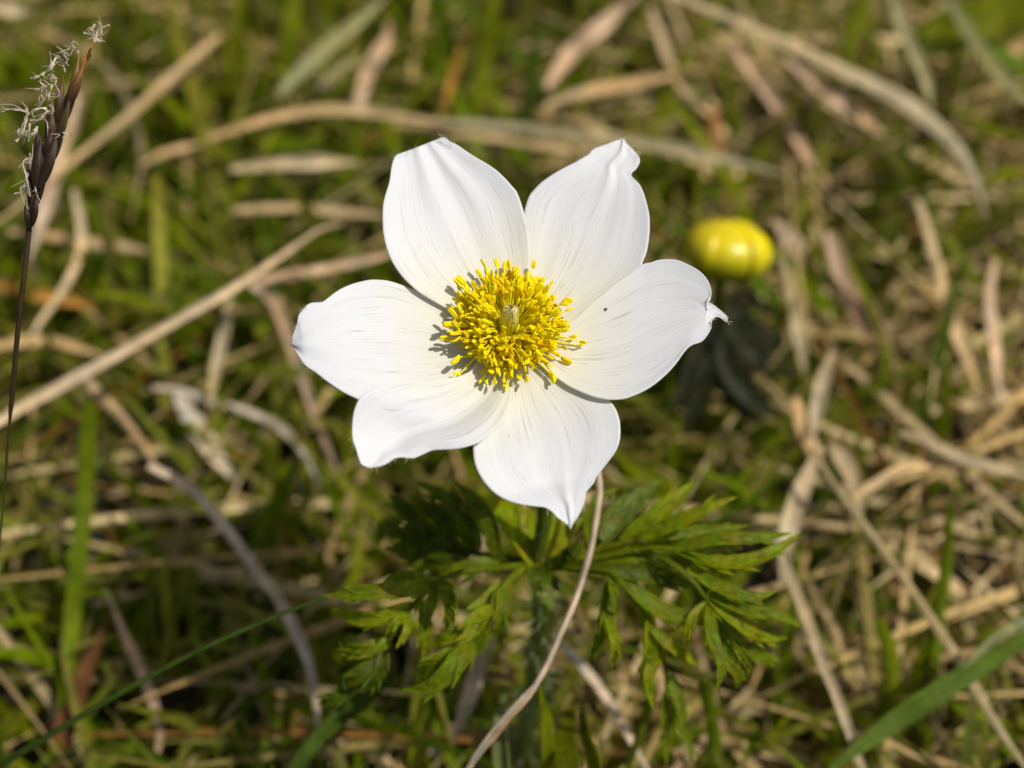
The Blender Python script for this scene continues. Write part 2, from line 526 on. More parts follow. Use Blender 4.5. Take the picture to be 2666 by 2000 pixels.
# ------------------------------------------------------------------ single blades one can point to
D = 1.2057     # the traced coordinates below were read off a view of this much smaller scale
STRAW, GREEN = "straw", "green"
TAN, PALE, ORANGE, GREY, PINK, OLIVE = (.66, .48, .25), (.72, .58, .35), (.55, .28, .06), (.60, .52, .41), (.70, .50, .32), (.25, .24, .03)
GRN, BRT, DRK, YGR = (.15, .205, .006), (.19, .22, .006), (.07, .115, .010), (.30, .30, .04)
BLADES = [
 # label, points, width, z start, z end, colour, kind
 ("longest tan straw, broad in the middle, slanting up to the white flower", [(-40,930),(30,885),(200,790),(350,705),(480,630),(560,580),(640,525),(690,492),(738,484)], 40, .048, .053, (.74,.58,.37), STRAW),
 ("straight tan straw slanting down behind the brown spike from a cut end", [(476,76),(380,160),(280,250),(150,355),(60,430),(-60,520)], 23, .040, .046, TAN, STRAW),
 ("thin tan straw arching over beside the brown grass spike", [(50,60),(120,78),(180,108),(250,170),(288,250),(305,330),(298,400),(280,480)], 17, .034, .030, TAN, STRAW),
 ("pale pinkish straw standing close behind the brown spike", [(170,205),(150,270),(128,340),(104,420),(85,490),(60,570)], 30, .046, .040, (.60,.46,.32), STRAW),
 ("pale cut straw end in the corner above the brown spike", [(-60,14),(0,20),(40,24),(70,27)], 26, .04, .04, PALE, STRAW),
 ("rust brown stalk dropping from the pale cut straw end", [(66,30),(85,90),(105,170),(118,240)], 15, .038, .026, (.30,.15,.06), STRAW),
 ("tan straw crossing flat behind the spike's thin stem", [(20,500),(90,508),(160,518),(250,530),(340,545)], 22, .03, .028, TAN, STRAW),
 ("orange dead leaf lying low beside the spike's thin stem", [(-40,612),(30,625),(110,645),(170,655),(222,665)], 26, .022, .020, ORANGE, STRAW),
 ("tan straw lying level below the orange dead leaf", [(-30,752),(50,738),(120,740),(190,758),(240,775)], 22, .026, .024, TAN, STRAW),
 ("curled tan leaf leaning on the spike's thin stem", [(160,410),(172,470),(175,540),(140,620),(90,690),(60,740)], 17, .038, .03, PALE, STRAW),
 ("yellow green blade standing upright with a pale pointed top", [(338,380),(342,450),(346,560),(352,680),(356,800),(350,980)], 32, .040, .012, YGR, GREEN),
 ("bright green upright blade with a square cut top", [(194,868),(190,950),(184,1060),(172,1200),(160,1330),(140,1500),(130,1580)], 44, .050, .012, GRN, GREEN),
 ("long olive green blade leaning across the slanting straw", [(362,-20),(380,60),(405,150),(430,240),(462,370),(490,470),(505,560)], 36, .046, .016, OLIVE, GREEN),
 ("tan straw bowing level from the olive blade to the petal tip", [(452,300),(520,278),(600,255),(690,240),(780,243),(860,252),(960,268)], 26, .040, .038, TAN, STRAW),
 ("long straw running level above both upper petals", [(830,248),(940,262),(1080,272),(1220,288),(1340,304),(1480,325),(1640,362),(1760,395)], 24, .036, .034, (.44,.36,.20), STRAW),
 ("thin second straw just under the long level straw", [(850,268),(980,286),(1110,302),(1240,322),(1380,330)], 20, .033, .033, TAN, STRAW),
 ("pale level straw stopping short of the upper petal", [(500,366),(580,357),(660,352),(730,350),(775,352)], 25, .036, .036, PALE, STRAW),
 ("short tan straw slanting away from the olive blade", [(300,352),(350,330),(400,316),(440,310)], 19, .03, .03, TAN, STRAW),
 ("slim tan straw lying level under the pale level straw", [(500,455),(580,450),(660,450),(740,458),(840,466)], 22, .028, .030, TAN, STRAW),
 ("tan straw running in behind the gap between two petals", [(560,606),(640,592),(720,578),(800,560),(880,535)], 23, .036, .036, PINK, STRAW),
 ("straw bending down past the white petal's tip from the longest straw", [(540,612),(575,635),(600,665),(622,720),(645,790),(672,870),(700,950),(735,1040)], 25, .036, .020, PINK, STRAW),
 ("straight tan straw hanging below the longest straw", [(498,640),(488,700),(475,760),(460,830),(448,890)], 23, .038, .022, PALE, STRAW),
 ("greyish arched straw among the green below the longest straw", [(330,835),(390,842),(450,862),(540,890),(600,918),(650,970),(690,1045)], 19, .024, .016, GREY, STRAW),
 ("broad grey withered blade hanging in shade under the arched straw", [(380,850),(410,900),(450,960),(485,1010),(515,1045)], 40, .024, .012, GREY, STRAW),
 ("long pale straw sweeping down to the bottom edge in shade", [(320,1005),(390,1040),(440,1080),(510,1170),(560,1240),(600,1290),(640,1365),(670,1440),(684,1540),(690,1620)], 25, .040, .026, (.70,.55,.38), STRAW),
 ("tan straw leaning in the tangle under the longest straw", [(170,805),(210,850),(260,900),(310,970),(350,1030)], 26, .034, .026, TAN, STRAW),
 ("largest pale straw stalk crossing the upper corner by the green leaves", [(1440,-20),(1500,5),(1600,48),(1700,92),(1800,140),(1885,180),(1960,222),(2030,280),(2075,330),(2108,400),(2130,470)], 34, .055, .040, (.60,.50,.31), STRAW),
 ("pale greenish straw dropping onto the largest pale stalk", [(1925,-20),(1945,50),(1975,120),(2000,180),(2012,240)], 28, .052, .046, (.42,.38,.20), STRAW),
 ("greenish straw slanting through the bright green corner", [(2050,0),(2100,80),(2150,150),(2200,200),(2260,250)], 30, .050, .046, (.38,.36,.14), STRAW),
 ("dull tan straw slanting below the largest pale stalk", [(1585,100),(1640,180),(1690,250),(1740,330),(1790,400)], 25, .036, .026, PINK, STRAW),
 ("tan straw parallel to the largest stalk in its shade", [(1700,130),(1770,190),(1830,230),(1900,280)], 26, .034, .030, PINK, STRAW),
 ("straight straw stalk running from its pale knob to the bottom corner", [(1752,966),(1790,1030),(1840,1100),(1920,1205),(2000,1320),(2080,1440),(2150,1560),(2230,1680),(2280,1760)], 20, .046, .028, (.48,.39,.21), STRAW),
 ("jointed straw stalk descending from the feathery leaf to the bottom edge", [(1672,1150),(1700,1230),(1740,1330),(1775,1430),(1805,1500),(1830,1570),(1865,1665),(1890,1740)], 24, .044, .026, (.48,.39,.24), STRAW),
 ("broad tan straw leaning against the straight stalk's knob", [(1775,965),(1750,1015),(1725,1070),(1705,1130),(1690,1200),(1688,1260)], 36, .040, .030, (.56,.45,.28), STRAW),
 ("wide dark green blade crossing the bottom corner", [(2290,1330),(2211,1380),(2120,1435),(2020,1500),(1930,1560),(1820,1640),(1740,1720)], 42, .040, .030, (.12,.18,.02), GREEN),
 ("pale grey green blade lying just above the wide dark green blade", [(2260,1325),(2211,1345),(2160,1372),(2120,1405),(2080,1442)], 18, .042, .040, (.26,.28,.12), STRAW),
 ("pale straw lying level across the green near the photo's edge", [(1945,935),(2000,955),(2060,985),(2130,1010),(2240,1035)], 30, .040, .038, (.52,.42,.25), STRAW),
 ("slim straw rising to meet the level pale straw", [(1840,1075),(1890,1045),(1950,1010),(2020,1000),(2090,1005)], 24, .036, .036, TAN, STRAW),
 ("tall tan straw standing on the open side beyond the yellow bud", [(1985,430),(2010,510),(2035,600),(2055,680),(2090,770),(2125,870)], 36, .042, .020, TAN, STRAW),
 ("straw forking off the tall tan straw at its foot", [(2150,560),(2140,650),(2155,750),(2160,830),(2190,900)], 30, .034, .020, PINK, STRAW),
 ("pale narrow straw standing right beside the yellow bud", [(1690,560),(1705,620),(1718,690),(1730,760),(1738,830)], 26, .040, .020, (.52,.42,.24), STRAW),
 ("rounded pale leaf end showing behind the yellow bud", [(1668,478),(1690,500),(1715,530),(1730,570)], 38, .034, .028, (.58,.44,.29), STRAW),
 ("broad withered tan leaf twisted in the grass beyond the bud", [(1790,500),(1815,580),(1860,660),(1890,720),(1920,780),(1935,830)], 48, .040, .018, PINK, STRAW),
 ("yellow green upright blade with bright edge beside the withered leaf", [(1830,560),(1870,640),(1905,720),(1915,800),(1905,880)], 20, .040, .016, BRT, GREEN),
 ("bright green blade rising above the gap between upper petals", [(1072,-30),(1060,40),(1052,110),(1040,180),(1028,260),(1022,330)], 31, .050, .020, BRT, GREEN),
 ("thin orange stalk beside the bright green blade", [(1012,60),(990,130),(972,190),(955,250)], 15, .036, .028, ORANGE, STRAW),
 ("pale green straw slanting above the bowed straw", [(600,205),(660,145),(720,90),(780,40),(840,-10)], 30, .044, .050, (.34,.33,.16), STRAW),
 ("pinkish dry leaf standing among the green at the top", [(772,240),(790,170),(815,120),(836,80),(840,40)], 32, .030, .042, PINK, STRAW),
 ("short tan leaf pointing up behind the pinkish dry leaf", [(690,190),(735,150),(780,115)], 26, .036, .040, (.36,.31,.16), STRAW),
 ("tan straw lying nearly level over the upper right-hand petal", [(1180,225),(1250,200),(1330,182),(1420,168),(1500,150)], 25, .034, .036, TAN, STRAW),
 ("broad tan straw rising to the top edge above the level tan straw", [(1180,190),(1230,120),(1280,75),(1330,30),(1380,-15)], 34, .036, .048, PINK, STRAW),
 ("tan straw hanging down from the broad rising straw", [(1405,20),(1425,80),(1450,150),(1490,210),(1560,270)], 25, .040, .030, TAN, STRAW),
 ("dark green upright blade between the two upper petals", [(1165,60),(1150,150),(1138,240),(1130,330),(1128,430)], 30, .044, .016, DRK, GREEN),
 ("rust red stalk standing upright over the yellow bud", [(1545,230),(1550,310),(1565,390),(1572,470)], 22, .036, .022, (.36,.17,.06), STRAW),
 ("pale wide straw hanging under the feathery leaves by the stem", [(1062,1375),(1048,1410),(1030,1455),(1012,1510),(990,1565),(970,1620)], 30, .040, .022, (.54,.46,.34), STRAW),
 ("short reddish twig lying across the pale wide straw", [(990,1440),(1040,1450),(1090,1462),(1120,1475)], 15, .032, .032, (.30,.13,.06), STRAW),
 ("grey straw running down from under the hairy stem", [(1190,1370),(1240,1420),(1290,1480),(1340,1560),(1380,1630),(1420,1700)], 19, .036, .022, GREY, STRAW),
 ("thin yellow green blade rising from the bottom edge", [(1412,1480),(1395,1540),(1375,1600),(1352,1670),(1330,1740)], 21, .044, .020, (.20,.24,.015), GREEN),
 ("soft green blade standing from the bottom edge by the hanging leaf tips", [(1515,1470),(1530,1520),(1540,1580),(1548,1650),(1560,1740)], 34, .040, .010, GRN, GREEN),
 ("bleached white leaf scrap lying by the bottom edge", [(825,1575),(850,1560),(880,1590),(930,1620),(985,1625)], 34, .010, .010, (.62,.55,.45), STRAW),
 ("tan dead leaf curling along the bottom edge below the thin blade", [(690,1630),(740,1612),(790,1620),(840,1650),(900,1680)], 28, .012, .010, TAN, STRAW),
 ("dark green blade slanting from the bottom edge to the feathery leaf", [(600,1720),(650,1640),(720,1560),(800,1500),(860,1450)], 38, .034, .040, DRK, GREEN),
 ("rusty brown dead sedge tuft leaf near the bottom corner", [(118,1680),(140,1580),(170,1490),(205,1400),(230,1340)], 42, .010, .026, (.17,.075,.03), STRAW),
 ("tan straw standing in a V beside the bright cut blade", [(330,1660),(345,1590),(335,1530),(300,1440),(255,1340),(228,1270)], 22, .012, .028, PINK, STRAW),
 ("yellow green blade standing upright under the jointed straw stalk", [(1900,1340),(1925,1420),(1920,1500),(1895,1590),(1880,1680)], 40, .036, .010, BRT, GREEN),
 ("olive green blade standing at the edge beside the straight stalk", [(2050,1080),(2045,1200),(2025,1330),(1995,1450),(1980,1560)], 24, .042, .014, GRN, GREEN),
 ("large soft green leaf filling the upper corner", [(2260,40),(2180,30),(2100,50),(2020,60),(1950,90)], 84, .046, .040, BRT, GREEN),
 ("second soft green leaf under the greenish slanting straw", [(2240,180),(2160,120),(2070,90),(1990,110),(1900,100)], 64, .040, .036, (.16,.23,.02), GREEN),
 ("pointed tan straw tip in the tangle under the yellow bud", [(1720,860),(1735,920),(1760,975),(1790,1020)], 30, .034, .026, TAN, STRAW),
 ("pale straw leaning beside the rounded tan leaf beyond the bud", [(1800,760),(1775,830),(1760,900),(1752,960)], 26, .036, .032, (.52,.42,.26), STRAW),
 ("bright green blade standing just right of the hairy stem at the bottom edge", [(1178,1720),(1182,1640),(1176,1560),(1165,1480)], 34, .034, .058, BRT, GREEN),
 ("bright green blade pair partner under the curving dry stalk", [(1235,1720),(1225,1640),(1222,1570),(1240,1500)], 42, .056, .030, BRT, GREEN),
 ("soft green blade at the bottom edge left of the thin yellow green blade", [(1290,1720),(1282,1640),(1265,1580),(1258,1520)], 34, .054, .030, BRT, GREEN),
 ("grey green blade half hidden behind the hairy stem's foot", [(1100,1720),(1085,1640),(1082,1560),(1095,1480)], 32, .050, .032, (.24,.28,.10), GREEN),
 ("olive upright blade at the top edge beside the pale slanting straw", [(520,-20),(518,60),(512,140),(505,210)], 40, .048, .030, BRT, GREEN),
 ("bright upright blade at the top edge between olive blade and pinkish leaf", [(640,-20),(632,60),(622,130),(612,200)], 36, .048, .030, BRT, GREEN),
 ("soft green blade standing left of the upper petal's shoulder", [(700,470),(725,420),(750,370),(775,300)], 26, .020, .034, GRN, GREEN),
 ("green blade leaning under the bowed straw", [(560,330),(600,310),(660,320),(720,335),(770,320)], 40, .022, .026, GRN, GREEN),
 ("deep green blade standing behind the arching thin straw", [(240,330),(225,250),(215,170),(220,90)], 30, .024, .040, GRN, GREEN),
 ("dark green blade slanting under the thin straw crossing", [(180,440),(230,490),(270,560),(300,640)], 30, .032, .020, GRN, GREEN),
 ("green blade standing right of the yellow green pointed blade", [(400,560),(385,640),(395,720),(420,800)], 28, .036, .020, GRN, GREEN),
 ("green grass blade crossing low beyond the arched grey straw", [(620,1000),(600,1080),(560,1160),(540,1230)], 30, .030, .014, GRN, GREEN),
 ("bright green blade tip standing in the dark by the long pale straw", [(418,1240),(420,1310),(425,1390),(420,1480)], 26, .026, .010, BRT, GREEN),
 ("broad fresh green blade in the corner under the soft green leaves", [(2240,300),(2150,290),(2060,240),(1990,200)], 40, .044, .040, BRT, GREEN),
 ("fresh green blade pointing up at the top edge over the yellow bud", [(1880,-30),(1850,40),(1830,110),(1840,170)], 36, .050, .038, BRT, GREEN),
 ("wide tan straw lying in the sunny patch beyond the bud", [(1800,960),(1830,1010),(1850,1060),(1860,1120)], 34, .032, .026, (.52,.41,.24), STRAW),
]


def single_blade(label, pts, wpx, z0, z1, col, kind):
    n = 22
    m = len(pts)
    p3 = []
    for i, (x, y) in enumerate(pts):
        q = i / (m - 1)
        z = z0 + (z1 - z0) * q + .0005 * math.sin(3.3 * i + len(label))
        p3.append(PZ(x * D, y * D, max(z + .005, .002)))
    n = 28
    c = catmull(p3, n)
    dm = sum(depth(p) for p in c) / n
    hw0 = wpx * D * .5 * K * dm * .98
    hw = []
    ph = rng.uniform(0, 6)
    for i in range(n):
        s = i / (n - 1)
        w = min(1, .55 + s * 2.0) * min(1, .12 + (1 - s) * 2.6)
        w *= 1 + .16 * math.sin(6 * s + ph) + .07 * noise.noise(Vector((s * 22, ph, 1.7)))
        hw.append(hw0 * w)
    cols = []
    for i in range(n):
        s = i / (n - 1)
        v = 1 + .18 * noise.noise(Vector((s * 6 + ph * 9, ph, .3)))
        warm = .12 * noise.noise(Vector((s * 4 + ph * 5, 7 + ph, 2.3)))
        cols.append((col[0] * v * (1 + warm), col[1] * v, col[2] * v * (1 - 1.5 * warm)))
    nr = (Vector((0, -.35, 1)) + Vector((rng.uniform(-.5, .5), rng.uniform(-.3, .3), 0))).normalized()
    mb = MB()
    mb.ribbon(c, hw, col, nr, fold=rng.choice((-.3, .3, .45, .12)), twist=rng.uniform(-.6, .6), cols=cols)
    # a shallow thickness: the underside is a second skin closing the blade's edges
    base = min(c, key=lambda p: p.z)
    name = "dry_straw" if kind == STRAW else "tall_grass"
    o = mb.build(name, M_STRAW if kind == STRAW else M_GRASS, origin=base)
    o.data.polygons.foreach_set("use_smooth", [False] * len(o.data.polygons))   # a crisp crease along the midrib
    so = o.modifiers.new("thickness", 'SOLIDIFY'); so.thickness = .00022; so.offset = -1
    tag(o, label, "straw" if kind == STRAW else "grass blade",
        "dry straw blades in the turf" if kind == STRAW else "green grass blades in the turf", kind='thing')
    return o


for b in BLADES:
    single_blade(*b)

# ------------------------------------------------------------------ the white flower
AX = Vector((.07, -.297, .953)).normalized()       # axis of the flower
FU = (RGT - AX * RGT.dot(AX)).normalized()
FV = AX.cross(FU)                                   # away from the camera, up in the picture
R0 = .0275
BASE = Vector((0.004, 0.012, 0.0))
plant = empty("pasque_flower", BASE)
tag(plant, "white six-petalled flower with yellow centre on hairy stem above feathery green leaves", "flower")


def cup(r):
    return .0064 * (r / R0) ** 1.6


def on_bowl(px, py, extra):
    r_ = ray(px, py)
    nd, base = r_.dot(AX), (FLOWER - CAM).dot(AX)
    h = .003
    for _ in range(16):
        x = CAM + r_ * ((base + h) / nd)
        rel = x - FLOWER
        rr = (rel - AX * rel.dot(AX)).length
        h = .5 * h + .5 * (cup(rr) + extra)
    return CAM + r_ * ((base + h) / nd)


# edges read from base to tip: one side, then the other
PETALS = [
 ("p1", 1, [(1285,870),(1204,826),(1150,795),(1117,776),(1079,750),(1041,710),(1014,664),(999,607),(997,547),(1002,514),(1014,474),(1019,438),(1025,414),(1034,402),(1060,400),(1079,388),(1101,385)],
           [(1340,845),(1372,730),(1378,650),(1373,596),(1364,555),(1347,504),(1331,483),(1310,460),(1282,436),(1228,403),(1185,374),(1174,371),(1163,361),(1152,357),(1141,363),(1125,380),(1101,385)]),
 ("p2", 0, [(1322,860),(1345,760),(1356,640),(1364,560),(1377,513),(1390,495),(1411,474),(1438,455),(1471,436),(1493,425),(1531,403),(1540,392),(1558,383),(1582,375),(1601,367),(1623,362)],
           [(1390,878),(1500,830),(1600,770),(1662,706),(1673,680),(1683,655),(1689,617),(1691,588),(1689,555),(1683,528),(1674,498),(1664,479),(1652,467),(1643,457),(1646,448),(1655,441),(1662,430),(1666,418),(1660,403),(1645,387),(1631,373),(1623,362)]),
 ("p3", 1, [(1370,868),(1440,855),(1495,831),(1546,786),(1607,735),(1669,691),(1693,684),(1715,677),(1742,675),(1766,678),(1791,689),(1815,702),(1832,717),(1844,735),(1850,757),(1848,769),(1842,777),(1836,782),(1840,787),(1854,792),(1869,804),(1883,817),(1891,826),(1892,838)],
           [(1360,900),(1390,935),(1449,982),(1481,1004),(1510,1018),(1546,1032),(1583,1039),(1620,1038),(1649,1029),(1681,1014),(1710,994),(1737,970),(1759,945),(1776,921),(1791,904),(1805,896),(1825,889),(1839,874),(1849,856),(1849,840),(1854,829),(1864,824),(1876,826),(1886,834),(1892,838)]),
 ("p4", 0, [(1300,905),(1285,980),(1262,1060),(1242,1110),(1233,1150),(1232,1176),(1235,1204),(1245,1231),(1262,1258),(1287,1284),(1317,1302),(1352,1313),(1390,1319),(1417,1322),(1436,1332),(1450,1348),(1469,1361),(1485,1375)],
           [(1360,890),(1440,955),(1510,995),(1560,1022),(1583,1040),(1599,1058),(1610,1082),(1615,1109),(1614,1144),(1605,1172),(1591,1193),(1572,1218),(1553,1242),(1544,1261),(1527,1281),(1524,1299),(1517,1321),(1504,1348),(1485,1375)]),
 ("p5", 1, [(1275,893),(1215,970),(1147,986),(1093,992),(1038,996),(998,1003),(971,1012),(946,1027),(934,1041),(926,1057),(919,1081),(916,1119),(918,1146),(927,1173),(934,1196),(941,1211),(962,1219)],
           [(1315,910),(1335,1000),(1310,1090),(1261,1143),(1234,1158),(1198,1168),(1163,1171),(1128,1173),(1101,1184),(1076,1194),(1046,1192),(1027,1195),(1009,1207),(990,1215),(962,1219)]),
 ("p6", 0, [(1285,860),(1200,815),(1130,780),(1079,756),(1060,748),(1038,740),(1011,732),(984,729),(957,730),(916,740),(881,756),(851,778),(838,787),(808,790),(792,802),(778,821),(775,842),(767,864),(760,885),(760,898)],
           [(1300,905),(1240,1010),(1140,1062),(1030,1070),(970,1058),(935,1042),(903,1027),(876,1011),(849,992),(821,970),(797,954),(783,935),(773,918),(760,898)]),
]


def bump(x, c, w):
    return math.exp(-((x - c) / w) ** 2)


def petal_form(key, s, t, inner):
    """height over the common bowl, metres"""
    e = .0006 if inner else .0
    e += .0007 * inner * t * t * math.sin(math.pi * min(1, s * 1.0))
    e += .0006 * (t * t - .3) * bump(s, .5, .35)
    # lengthwise pleats
    e += .00013 * noise.noise(Vector((t * 2.6 + ord(key[1]) * 3, s * 1.1, ord(key[1])))) * math.sin(math.pi * s) * 2
    e += .00002 * noise.noise(Vector((t * 9 + ord(key[1]) * 7, s * 1.4, 5.0))) * math.sin(math.pi * s) * 2
    def step(a, b, x):
        x = min(1, max(0, (x - a) / (b - a)))
        return x * x * (3 - 2 * x)
    if key == "p1":
        e -= .0022 * max(0, s - .72) ** 2 / .08
        e += .0005 * bump(t, -.1, .2) * bump(s, .8, .3) + .0003 * bump(t, .4, .15) * bump(s, .8, .25)
    elif key == "p2":
        e -= .0024 * max(0, s - .66) ** 2 / .1
        e += .0005 * bump(t, .05, .16) * bump(s, .92, .25)
    elif key == "p3":
        e -= .0012 * max(0, s - .75) ** 2 / .06
        e += .0002 * bump(t, -.1, .5) * bump(s, .92, .10)
    elif key == "p4":
        e -= .0017 * step(.50 + .05 * t, .74 + .05 * t, s) + .0012 * max(0, s - .8) ** 2 / .04
        e += .0003 * bump(t, .15, .16) * bump(s, .9, .2)
    elif key == "p5":
        e -= .0022 * step(.50 - .10 * t, .86, s)
        e += .0006 * bump(t, .7, .3) * bump(s, .55, .3) - .0004 * bump(t, .3, .25) * bump(s, .6, .3)
    elif key == "p6":
        e -= .0026 * max(0, s - .66) ** 2 / .1156
        e += .0004 * bump(t, .0, .25) * bump(s, .9, .2)
    return e


NS, NT = 88, 56
SEEN = {}
for key, inner, A, B in PETALS:
    L_ = catmull([(x, y, 0) for x, y in A], NS)
    R_ = catmull([(x, y, 0) for x, y in B], NS)
    rows, uvs = [], []
    for i in range(NS):
        s = i / (NS - 1)
        row, ur = [], []
        for j in range(NT):
            t = j / (NT - 1)
            q = L_[i].lerp(R_[i], t)
            row.append(on_bowl(q.x, q.y, petal_form(key, s, 2 * t - 1, inner)))
            SEEN.setdefault(key, []).append((q.x, q.y, row[-1]))
            ur.append((t + ord(key[1]) * 2.0, s))
        rows.append(row); uvs.append(ur)
    mb = MB()
    mb.grid(rows, (.85, .85, .85), uvs)
    o = mb.build("petal", M_PETAL, plant)
    so = o.modifiers.new("thickness", 'SOLIDIFY'); so.thickness = .00016; so.offset = -1 if FU.x > 0 else 1

# receptacle
mb = MB()
rows = []
for i in range(9):
    a = i / 8 * math.pi / 2
    rr, hh = .0033 * math.cos(a), .0026 * math.sin(a) + .0004
    rows.append([FLOWER + FU * rr * math.cos(b) + FV * rr * math.sin(b) + AX * hh
                 for b in [2 * math.pi * j / 20 for j in range(21)]])
mb.grid(rows, (.85, .75, .02))
mb.build("receptacle", M_YELLOW, plant)

# pistil: a sheaf of styles with silky pale ends
mb = MB()
tuft = MB()
PT = FLOWER + AX * .0086 + FU * .0002
for k in range(90):
    a, rr = rng.uniform(0, 6.283), .0010 * math.sqrt(rng.random())
    b0 = FLOWER + (FU * math.cos(a) + FV * math.sin(a)) * rr + AX * .002
    tip = FLOWER + (FU * math.cos(a) + FV * math.sin(a)) * rr * .68 + AX * (rng.uniform(.0070, .0090) - rr * .5)
    mid = b0.lerp(tip, .5) + (FU * math.cos(a) + FV * math.sin(a)) * rr * .3
    pts = catmull([b0, mid, tip], 7)
    cols = [tuple(Vector((.70, .66, .02)).lerp(Vector((.96, .89, .45)), max(0, (i / 6 - .5)) * 2)) for i in range(7)]
    mb.tube(pts, [.00022, .00024, .00022, .0002, .00018, .00015, .00008], None, 5, cols)
    for q in range(3):
        o0 = pts[5].lerp(pts[6], rng.random()) - AX * rng.uniform(0, .0012)
        d = Vector((rng.gauss(0, 1), rng.gauss(0, 1), rng.gauss(0, 1))).normalized() * .5 + AX * .5
        e0 = o0 + d * rng.uniform(.0004, .0013)
        tuft.tube([o0, (o0 + e0) / 2 + d * .0001, e0], [.00006, .00006, .00003], (.98, .90, .42), 3)
mb.tube([FLOWER + AX * h for h in (.001, .003, .006, .0078, .0086)], [.0011, .0010, .0009, .0007, .0003], None, 10,
        [(.55, .52, .02), (.60, .56, .02), (.80, .72, .06), (.95, .86, .34), (.97, .90, .45)])
pistil = mb.build("pistil", M_YELLOW, plant)
tuft.build("silky_tuft", M_HAIR, pistil)["kind"] = 'stuff'

# stamens: filament meshes one unit long, anthers two-lobed
fil_meshes, anth_meshes = [], []
for v in range(5):
    mb = MB()
    bow = (.05, .10, .16, -.05, .12)[v]
    pts = [Vector((bow * math.sin(math.pi * q) + .03 * math.sin(5 * q + v), .02 * math.sin(4 * q + v), q)) for q in [i / 7 for i in range(8)]]
    mb.tube(pts, [.027, .025, .023, .022, .021, .020, .018, .014], (.95, .84, .02), 5)
    fil_meshes.append((mb.mesh("filament", M_YELLOW), pts[-1]))
ACOL = [(.98, .82, .004), (.98, .78, .003), (.98, .87, .008), (.97, .70, .002), (.98, .80, .008)]
for v in range(5):
    mb = MB()
    for sgn in (-1, 1):
        rows = []
        for i in range(9):
            a = math.pi * i / 8
            zz = -math.cos(a) * .5
            wv = math.sin(a) ** .7
            cx = sgn * (.12 - .03 * abs(zz)) + .05 * math.sin(zz * 3 + v)
            rows.append([Vector((cx + .19 * wv * math.cos(b), .17 * wv * math.sin(b) + .05 * math.cos(v + zz * 4), zz + .35))
                         for b in [2 * math.pi * j / 8 for j in range(9)]])
        mb.grid(rows, ACOL[v])
    anth_meshes.append(mb.mesh("anther", M_YELLOW))

NST = 290
for k in range(NST):
    f = (k + .5) / NST
    a = k * 2.39996 + rng.uniform(-.25, .25)
    e1, e2 = FU * math.cos(a) + FV * math.sin(a), FV * math.cos(a) - FU * math.sin(a)
    rb = .0018 + .0014 * f
    hb = .0028 - .0020 * f
    base = FLOWER + e1 * rb + AX * hb
    rho = .0028 + .0044 * f ** .8 + rng.gauss(0, .0004)
    ht = .0062 - .0028 * f ** 1.2 + rng.gauss(0, .0007)
    if f > .86:
        rho += rng.uniform(0, .0016)
        ht -= rng.uniform(0, .0008)
    tip = FLOWER + e1 * rho + e2 * rng.gauss(0, .0006) + AX * max(ht, .0022)
    d = tip - base
    ln = d.length
    me, tl = fil_meshes[rng.randrange(5)]
    q = d.to_track_quat('Z', 'Y')
    xax = q @ Vector((1, 0, 0))
    want = (-e1 - d.normalized() * (-e1).dot(d.normalized())).normalized()   # bow outward, away from the axis
    ang = math.atan2(xax.cross(want).dot(d.normalized()), xax.dot(want))
    q = q @ Matrix.Rotation(ang, 4, 'Z').to_quaternion()
    st = bpy.data.objects.new("stamen", me)
    COL.objects.link(st)
    attach(st, plant)
    st.matrix_basis = Matrix.LocRotScale(base, q, Vector((ln, ln, ln)))
    an = bpy.data.objects.new("anther", anth_meshes[rng.randrange(5)])
    COL.objects.link(an)
    an.parent = st
    sz = rng.uniform(.0010, .0016) / ln
    tiltq = Matrix.Rotation(rng.gauss(0, .3), 4, 'X') @ Matrix.Rotation(rng.gauss(0, .3), 4, 'Y') @ Matrix.Rotation(rng.uniform(0, 3.14), 4, 'Z')
    wd = sz * rng.uniform(.66, .92)
    an.matrix_basis = Matrix.LocRotScale(tl, tiltq.to_quaternion(), Vector((wd, wd, sz)))
# the short crowded stamens round the pistil, past counting
mb = MB()
for k in range(600):
    f = rng.random()
    a = rng.uniform(0, 6.283)
    e1 = FU * math.cos(a) + FV * math.sin(a)
    b0 = FLOWER + e1 * (.0016 + .0016 * f) + AX * (.0026 - .0016 * f)
    tip = FLOWER + e1 * (.0027 + .0032 * f + rng.gauss(0, .0004)) + AX * (.0044 - .0014 * f + rng.gauss(0, .0007))
    mid = b0.lerp(tip, .5) - e1 * rng.uniform(-.0002, .0005) + AX * .0002
    mb.tube([b0, mid, tip], [.00014, .00013, .0001], (.95, .83, .02), 5)
    d = (tip - mid).normalized()
    w = rng.uniform(.00018, .00026)
    h = rng.uniform(.0010, .0015)
    col = ACOL[rng.randrange(5)]
    mb.tube([tip + d * h * q for q in (-.1, .1, .35, .6, .8, .92)], [w * q for q in (.15, .8, 1, .95, .65, .1)], col, 7)
mb.build("inner_stamens", M_YELLOW, plant)["kind"] = 'stuff'

